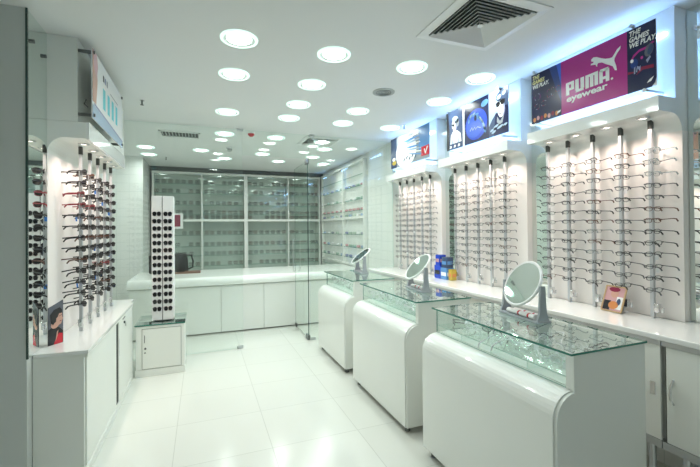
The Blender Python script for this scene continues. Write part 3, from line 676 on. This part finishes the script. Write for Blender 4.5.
# ------------------------------------------------------------------ left wall display
LW = .80
t = thing('wall_display_unit', 'white canopied sunglasses display unit on the left wall', 'display unit', (-.90, 3.9, LW))
MB().box(-1.005, -.96, 3.11, 4.80, LW + .002, 2.08).build('back_panel', M['panel'], t)
MB().prism([(-.74, 2.19), (-.74, 2.30), (-1.005, 2.30), (-1.005, 2.08), (-.96, 2.08)] + [(-.86 - .10 * math.cos(k / 8 * PI / 2), 2.08 + .11 * math.sin(k / 8 * PI / 2)) for k in range(1, 9)], 'y', 3.11, 4.55).build('canopy', M['satin'], t)
MB().box(-.7395, -.722, 3.11, 4.42, 2.185, 2.302).build('canopy_fascia', M['gloss'], t)
MB().box(-1.005, -.79, 3.11, 4.80, 2.302, ZC - .002).build('upper_box', M['satin'], t)
lp = [3.425, 3.68, 3.935, 4.19, 4.445]
for k, yy in enumerate(lp):
    f = MB().lathe((-.80, yy - .12, 2.19), [(.024, -.001), (.036, -.001), (.036, -.006), (.026, -.010), (.022, -.004)], 20).build('spotlight', M['alu'], t, smooth=True)
    MB().cyl((-.80, yy - .12, 2.186), .023, .003, 16).build('spot_lens', M['spotlens'], f, off=tuple(wloc(t)))
    disk_light('spot_glow', (-.80, yy - .12, 2.182), .04, SPOT_W, SPOT_COL, t, 120)
lz = [1.985 - .0815 * k for k in range(13)]
SL = [S_black, S_tag, S_brown, S_red]
for pi, py in enumerate(lp):
    make_pole(-.85, py, LW, 2.189, lz, 'aluminium eyewear pole on the left wall, %s from camera' % ORD[pi], 'eyewear poles on the left wall', 'l')
    for ri, zz in enumerate(lz):
        pr_ = random.choices(SL, [7, 3, 1.6, .8])[0]
        c = copy_thing(pr_, (-.842 + random.uniform(-.004, .004), py - .022, zz + .006), random.uniform(-1.0, -.8), 'sunglasses in %s row from top, %s pole from camera, left wall rack' % (ORD[ri], ORD[pi]), 'sunglasses on the left wall rack')
        c.rotation_euler[0] = random.uniform(-.02, .10)
t = thing('wall_mirror', 'tall narrow mirror strip beside the pier on the left wall', 'mirror', (-.98, 2.95, LW))
MB().box(-.966, -.9605, 2.80, 3.108, LW + .003, ZC - .004).build('mirror_glass', M['mirror'], t)
for (yy, zz) in ((2.86, 2.71), (3.05, 2.70)): MB().cyl((-.960, yy, zz), .012, .014, 14, 'x').build('mirror_stud', M['steel'], t)
pane(-.966, -.955, 2.787, 2.7985, LW, ZC - .004, 'mirror_edge_strip', t, 'caseglass', 'edgedark', label='dark glass edge')
# left sign
t = thing('wall_sign', 'white sign with cyan blocks and a portrait edge above left wall rack', 'sign', (-.70, 3.6, 2.34))
MB().box(-.706, -.70, 3.10, 4.16, 2.335, 2.82).build('panel', I['white'], t)
f = lambda u, v, l: (-.6998 + .0006 * l, 3.10 + u, 2.335 + v)
A = Art(f, ['white', 'paleblue', 'skin', 'cyan', 'dark', 'grey', 'lilac', 'pink'])
A.rect(0, 1.06, 0, .485, 'white'); A.poly([(0, .12), (.10, .12), (.14, .3), (.10, .485), (0, .485)], 'skin', 2); A.poly([(.02, .485), (.12, .485), (.15, .40), (.11, .3), (.05, .36)], 'pink', 3); A.poly([(0, 0), (1.06, 0), (1.06, .06), (0, .10)], 'paleblue', 2); A.poly([(.04, .10), (1.06, .055), (1.06, .068), (.04, .118)], 'lilac', 3)
for k in range(4): A.rect(.30 + .15 * k, .385 + .15 * k, .15, .31, 'cyan', 2)
for k in range(3): A.rect(.30 + .06 * k, .345 + .06 * k, .36, .41, ['dark', 'lilac', 'grey'][k], 2)
A.rect(.55, .85, .34, .35, 'grey', 2)
A.build('artwork', t)
for (yy, zz) in ((3.13, 2.80), (3.13, 2.36), (4.12, 2.80), (4.12, 2.36)): MB().cyl((-.789, yy, zz), .012, .10, 14, 'x').build('standoff', M['steel'], t)
MB().tube([(-.745, 3.14, 2.47), (-.76, 3.15, 2.44), (-.74, 3.16, 2.42)], .004, 6).build('cable_hook', M['steel'], t)

# left worktop + cabinet
t = thing('worktop', 'white worktop with angled near end below the left wall rack', 'worktop', (-.84, 3.8, LW))
MB().prism([(-1.008, 2.925), (-.962, 2.925), (-.962, 2.875), (-.672, 2.855), (-.672, 4.56), (-.70, 4.58), (-.70, 4.80), (-1.008, 4.80)], 'z', LW - .022, LW).build('slab', M['gloss'], t)
t = thing('base_cabinet', 'white sliding-door base cabinet under the left worktop', 'cabinet', (-.84, 3.8, 0))
MB().box(-1.005, -.70, 2.925, 4.575, .001, LW - .024).box(-.964, -.70, 2.875, 2.925, .001, LW - .024).build('carcass', M['satin'], t)
MB().box(-.699, -.680, 2.875, 4.575, .001, .055).box(-.699, -.680, 2.875, 4.575, LW - .045, LW - .024).build('track', M['satin'], t)
MB().bbox(-.699, -.690, 2.90, 3.80, .057, LW - .047, .002).build('door', M['satin'], t)
d = MB().bbox(-.695, -.683, 3.87, 4.57, .057, LW - .047, .002).build('door', M['satin'], t)
MB().box(-.683, -.6815, 3.885, 3.90, .45, .60).build('pull', M['alu'], d, off=tuple(wloc(t)))
MB().box(-.699, -.690, 3.80, 3.87, .057, LW - .047).build('door_channel', M['darkgap'], t)
MB().cyl((-.683, 4.10, .70), .012, .012, 12, 'x').box(-.683, -.680, 4.04, 4.16, .735, .745).build('lock', M['steel'], d, off=tuple(wloc(t)))
MB().tube([(-.669, 4.10, .70), (-.668, 4.10, .665)], .004, 6).build('key', M['chrome'], d, off=tuple(wloc(t)))

# ------------------------------------------------------------------ small cabinet + sunglasses tower
t = thing('base_cabinet', 'small square white cabinet with one door and glass top by the partition', 'cabinet', (-.41, 4.78, 0))
MB().box(-.655, -.185, 4.60, 5.06, .001, .535).build('carcass', M['satin'], t)
MB().bbox(-.665, -.180, 4.58, 4.5995, .001, .075, .003).build('plinth', M['satin'], t)
MB().box(-.655, -.600, 4.583, 4.5995, .077, .535).box(-.215, -.185, 4.583, 4.5995, .077, .535).box(-.600, -.215, 4.583, 4.5995, .508, .535).build('door_frame', M['satin'], t)
MB().box(-.5995, -.2155, 4.594, 4.5995, .077, .507).build('shadow_gap', M['seam'], t)
d = MB().bbox(-.594, -.221, 4.579, 4.5935, .083, .501, .002).build('door', M['satin'], t)
MB().box(-.575, -.569, 4.5755, 4.579, .36, .44).build('pull', M['steel'], d, off=tuple(wloc(t)))
MB().cyl((-.565, 4.569, .300), .010, .010, 12, 'y').cyl((-.568, 4.572, .255), .007, .007, 12, 'y').build('lock', M['steel'], d, off=tuple(wloc(t)))
MB().box(-.66, -.18, 4.575, 5.065, .5355, .541).build('dark_edge', M['edgedark'], t)
pane(-.665, -.175, 4.57, 5.07, .5415, .552, 'glass_top', t, 'caseglass', 'edge')
t = thing('display_tower', 'tall white freestanding tower of sunglasses standing on the small cabinet', 'display stand', (-.405, 4.80, .553), None)
MB().bbox(-.515, -.413, 4.70, 4.90, .565, 1.935, .004).build('half_panel', M['white'], t)
MB().bbox(-.405, -.295, 4.70, 4.90, .565, 1.935, .004).build('half_panel', M['white'], t)
MB().box(-.4125, -.4055, 4.715, 4.89, .565, 1.93).build('dark_spine', M['darkgap'], t)
MB().cyl((-.409, 4.80, .5535), .09, .011, 24).build('turntable', M['steel'], t)
TW = make_glasses('sunglasses', M['black'], M['blacklens'], .74, True); TB = make_glasses('sunglasses', M['brown'], M['blacklens'], .74, True)
for ci, (cx, cn) in enumerate(((-.462, 'left'), (-.352, 'right'))):
    for ri in range(14):
        zz = 1.735 - ri * .0805
        c = copy_thing(TW if random.random() < .8 else TB, (cx, 4.690, zz), PI + random.uniform(-.04, .04), 'small dark sunglasses, %s from top in the %s column of the display tower' % (ORD[ri], cn), 'sunglasses on the display tower')
        c.scale = (.88, .25, 1.5)

# ------------------------------------------------------------------ rear counter
t = thing('service_counter', 'long white service counter with rounded top edge behind the glass partition', 'counter', (.9, 6.6, 0))
arc = [(6.04 - .0 + .10 - .10 * math.cos(k / 8 * PI / 2), .75 + .10 * math.sin(k / 8 * PI / 2)) for k in range(9)]
MB().prism([(6.06, .72), (6.04, .73)] + arc + [(7.25, .85), (7.25, .72)], 'x', -.97, 2.628).build('counter_top', M['lacquer'], t, smooth=True)
MB().box(-.955, 2.62, 6.10, 7.24, .08, .719).build('body', M['lacquer'], t)
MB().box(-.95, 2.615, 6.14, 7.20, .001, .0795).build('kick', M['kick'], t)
xs = [-.955, -.377, .264, .90, 1.54, 2.18, 2.62]
for a, b in zip(xs, xs[1:]):
    MB().bbox(a + .003, b - .003, 6.075, 6.0995, .02, .712, .002).build('front_panel', M['lacquer'], t)
# things on the rear counter
t = thing('kettle', 'black rounded appliance with a looped handle on the service counter', 'kettle', (-.35, 7.0, .851))
MB().lathe((-.35, 7.0, .851), [(.0005, .001), (.135, .001), (.14, .03), (.13, .22), (.11, .30), (.05, .325), (.0005, .328)], 24).build('body', M['black'], t, smooth=True)
MB().tube([(-.24, 7.0, 1.14), (-.165, 7.0, 1.13), (-.14, 7.0, 1.03), (-.145, 7.0, .93), (-.22, 7.0, .90)], .015, 8).build('handle', M['black'], t, smooth=True)
t = thing('countertop_appliance', 'dark bulky device left of the black appliance on the service counter', 'appliance', (-.64, 7.0, .851))
MB().bbox(-.80, -.51, 6.92, 7.12, .852, 1.15, .02).build('body', M['black'], t)
MB().bbox(-.74, -.70, 6.90, 6.919, .98, 1.05, .005).build('button_panel', M['black'], t)
t = thing('tray', 'low brown wooden tray on the service counter beside the black appliance', 'tray', (-.2, 6.8, .851))
MB().bbox(-.45, -.02, 6.72, 6.90, .852, .868, .003).build('tray_base', M['brownwood'], t)
MB().bbox(-.45, -.02, 6.72, 6.73, .8685, .88, .002).bbox(-.45, -.02, 6.89, 6.90, .8685, .88, .002).build('rim', M['brownwood'], t)

# ------------------------------------------------------------------ rear display cabinets
XS = [-.945, .007, .913, 1.86, 2.62]; ZS = [2.585, 2.386, 2.143, 1.944, 1.72, 1.503, 1.26, 1.062, .842]
NW = ['leftmost', 'second from left', 'third from left', 'rightmost']
def bay(x0, x1, label, group, thickl, thickr):
    t = thing('display_cabinet', label, 'display cabinet', ((x0 + x1) / 2, 8.9, 0), group)
    MB().box(x0, x1, 9.02, 9.045, .60, 2.73).build('back', M['shelfback'], t)
    MB().box(x0, x0 + thickl, 8.70, 9.0195, .60, 2.73).build('upright', M['lacquer'], t)
    MB().box(x1 - thickr, x1, 8.70, 9.0195, .60, 2.73).build('upright', M['lacquer'], t)
    MB().box(x0, x1, 8.69, 9.02, 2.7305, 2.775).build('top', M['lacquer'], t)
    MB().box(x0 + thickl, x1 - thickr, 8.69, 9.0195, 1.735, 1.785).build('middle_shelf', M['lacquer'], t)
    MB().box(x0, x1, 8.69, 9.02, .001, .5995).build('base', M['lacquer'], t)
    for z in ZS:
        if abs(z - 1.72) > .05: pane(x0 + thickl + .001, x1 - thickr - .001, 8.74, 9.015, z - .06, z - .052, 'glass_shelf', t, 'caseglass', 'edge')
    pane(x0 + thickl, x1 - thickr, 8.702, 8.708, .602, 1.733, 'sliding_door', t, 'glass', 'edgelight'); pane(x0 + thickl, x1 - thickr, 8.702, 8.708, 1.787, 2.729, 'sliding_door', t, 'glass', 'edgelight')
for i in range(4):
    bay(XS[i] + .001, XS[i + 1] - .001, 'tall glazed white eyewear cabinet on the far wall, %s' % NW[i], 'far wall display cabinets', *((.04, .015), (.015, .035), (.035, .012), (.012, .035))[i])
# the far frames, too many to count: one object
mb = MB()
proto = MB()
for s in (-1, 1): proto.tube(rim_pts(s * .034, .027, .019, 8), .0075, 3, closed=True)
proto.box(-.008, .008, -.001, .002, .004, .012).box(-.072, -.064, .0, .11, 0, .010).box(.064, .072, .0, .11, 0, .010)
for i in range(4):
    for z in ZS:
        z0 = 1.787 if abs(z - 1.72) < .05 else z - .051
        n = 7
        for k in range(n):
            if random.random() < .10: continue
            x = XS[i] + .09 + (XS[i + 1] - XS[i] - .18) * k / (n - 1) + random.uniform(-.01, .01)
            mb.add([(p[0] * .60 + x, p[1] + 8.76, p[2] * 1.5 + z0 + .045) for p in proto.v], proto.f, random.randrange(4))
tag(mb.build('eyeglasses', [M['black'], M['black'], M['brown'], M['cap']]), 'rows of small eyeglasses filling the glass shelves of the far wall cabinets', 'glasses', kind='stuff')
# right-hand return cabinets
def rbay(y0, y1, label):
    t = thing('display_cabinet', label, 'display cabinet', (2.68, (y0 + y1) / 2, 0), 'side wall display cabinets')
    MB().box(2.705, 2.7195, y0, y1, .60, 2.75).build('back', M['shelfback'], t)
    MB().box(2.64, 2.7045, y0, y0 + .035, .60, 2.75).build('upright', M['lacquer'], t)
    MB().box(2.64, 2.7045, y1 - .02, y1, .60, 2.75).build('upright', M['lacquer'], t)
    MB().box(2.63, 2.7195, y0, y1, 2.7505, 2.79).build('top', M['lacquer'], t)
    MB().box(2.635, 2.7045, y0 + .036, y1 - .021, 1.735, 1.785).build('middle_shelf', M['lacquer'], t)
    MB().box(2.635, 2.7045, y0 + .036, y1 - .021, .86, .90).build('bottom_shelf', M['lacquer'], t)
    for z in ZS:
        if abs(z - 1.72) > .05: pane(2.645, 2.704, y0 + .037, y1 - .022, z - .06, z - .052, 'glass_shelf', t, 'caseglass', 'edge')
rbay(6.15, 7.22, 'shallow glazed side wall cabinet in rear room, nearer one'); rbay(7.225, 8.68, 'shallow glazed side wall cabinet in rear room, farther one')
cols = [I['green'], I['pink'], I['paleblue'], I['grey'], I['white'], I['sage'], I['lilac']]
cn = ['green', 'pink', 'pale blue', 'grey', 'white', 'sage green', 'lilac']
for bi, (y0, y1, bn) in enumerate(((6.19, 7.19, 'nearer'), (7.27, 8.65, 'farther'))):
    for zi, z in enumerate(ZS[1:8]):
        z0 = 1.786 if abs(z - 1.72) < .05 else z - .0505
        n = 5
        for k in range(n):
            ci = random.randrange(len(cols)) if zi != 1 else random.choice([0, 4]); ci = 1 if zi == 2 else ci
            yy = y0 + .1 + (y1 - y0 - .2) * k / (n - 1)
            o = MB().bbox(2.66, 2.695, yy - .05, yy + .05, z0, z0 + .042, .008).build('spectacle_case', cols[ci])
            o['category'] = 'glasses case'; o['group'] = 'glasses cases on the side wall shelves'
            o['label'] = '%s glasses case, %s from left, %s shelf down, %s side wall cabinet' % (cn[ci], ORD[n - 1 - k], ORD[zi], bn)
t = thing('lens_box', 'white and dark red box standing on the far cabinet middle shelf', 'box', (-.42, 8.60, 1.6))
MB().bbox(-.52, -.36, 8.58, 8.68, 1.60, 1.90, .004).build('box_body', M['white'], t); MB().box(-.515, -.41, 8.574, 8.5795, 1.63, 1.87).build('dark_front', I['wine'], t)
MB().box(-.52, -.35, 8.55, 8.689, 1.585, 1.599).build('bracket', M['white'], t)
for o in HID: discard(o)
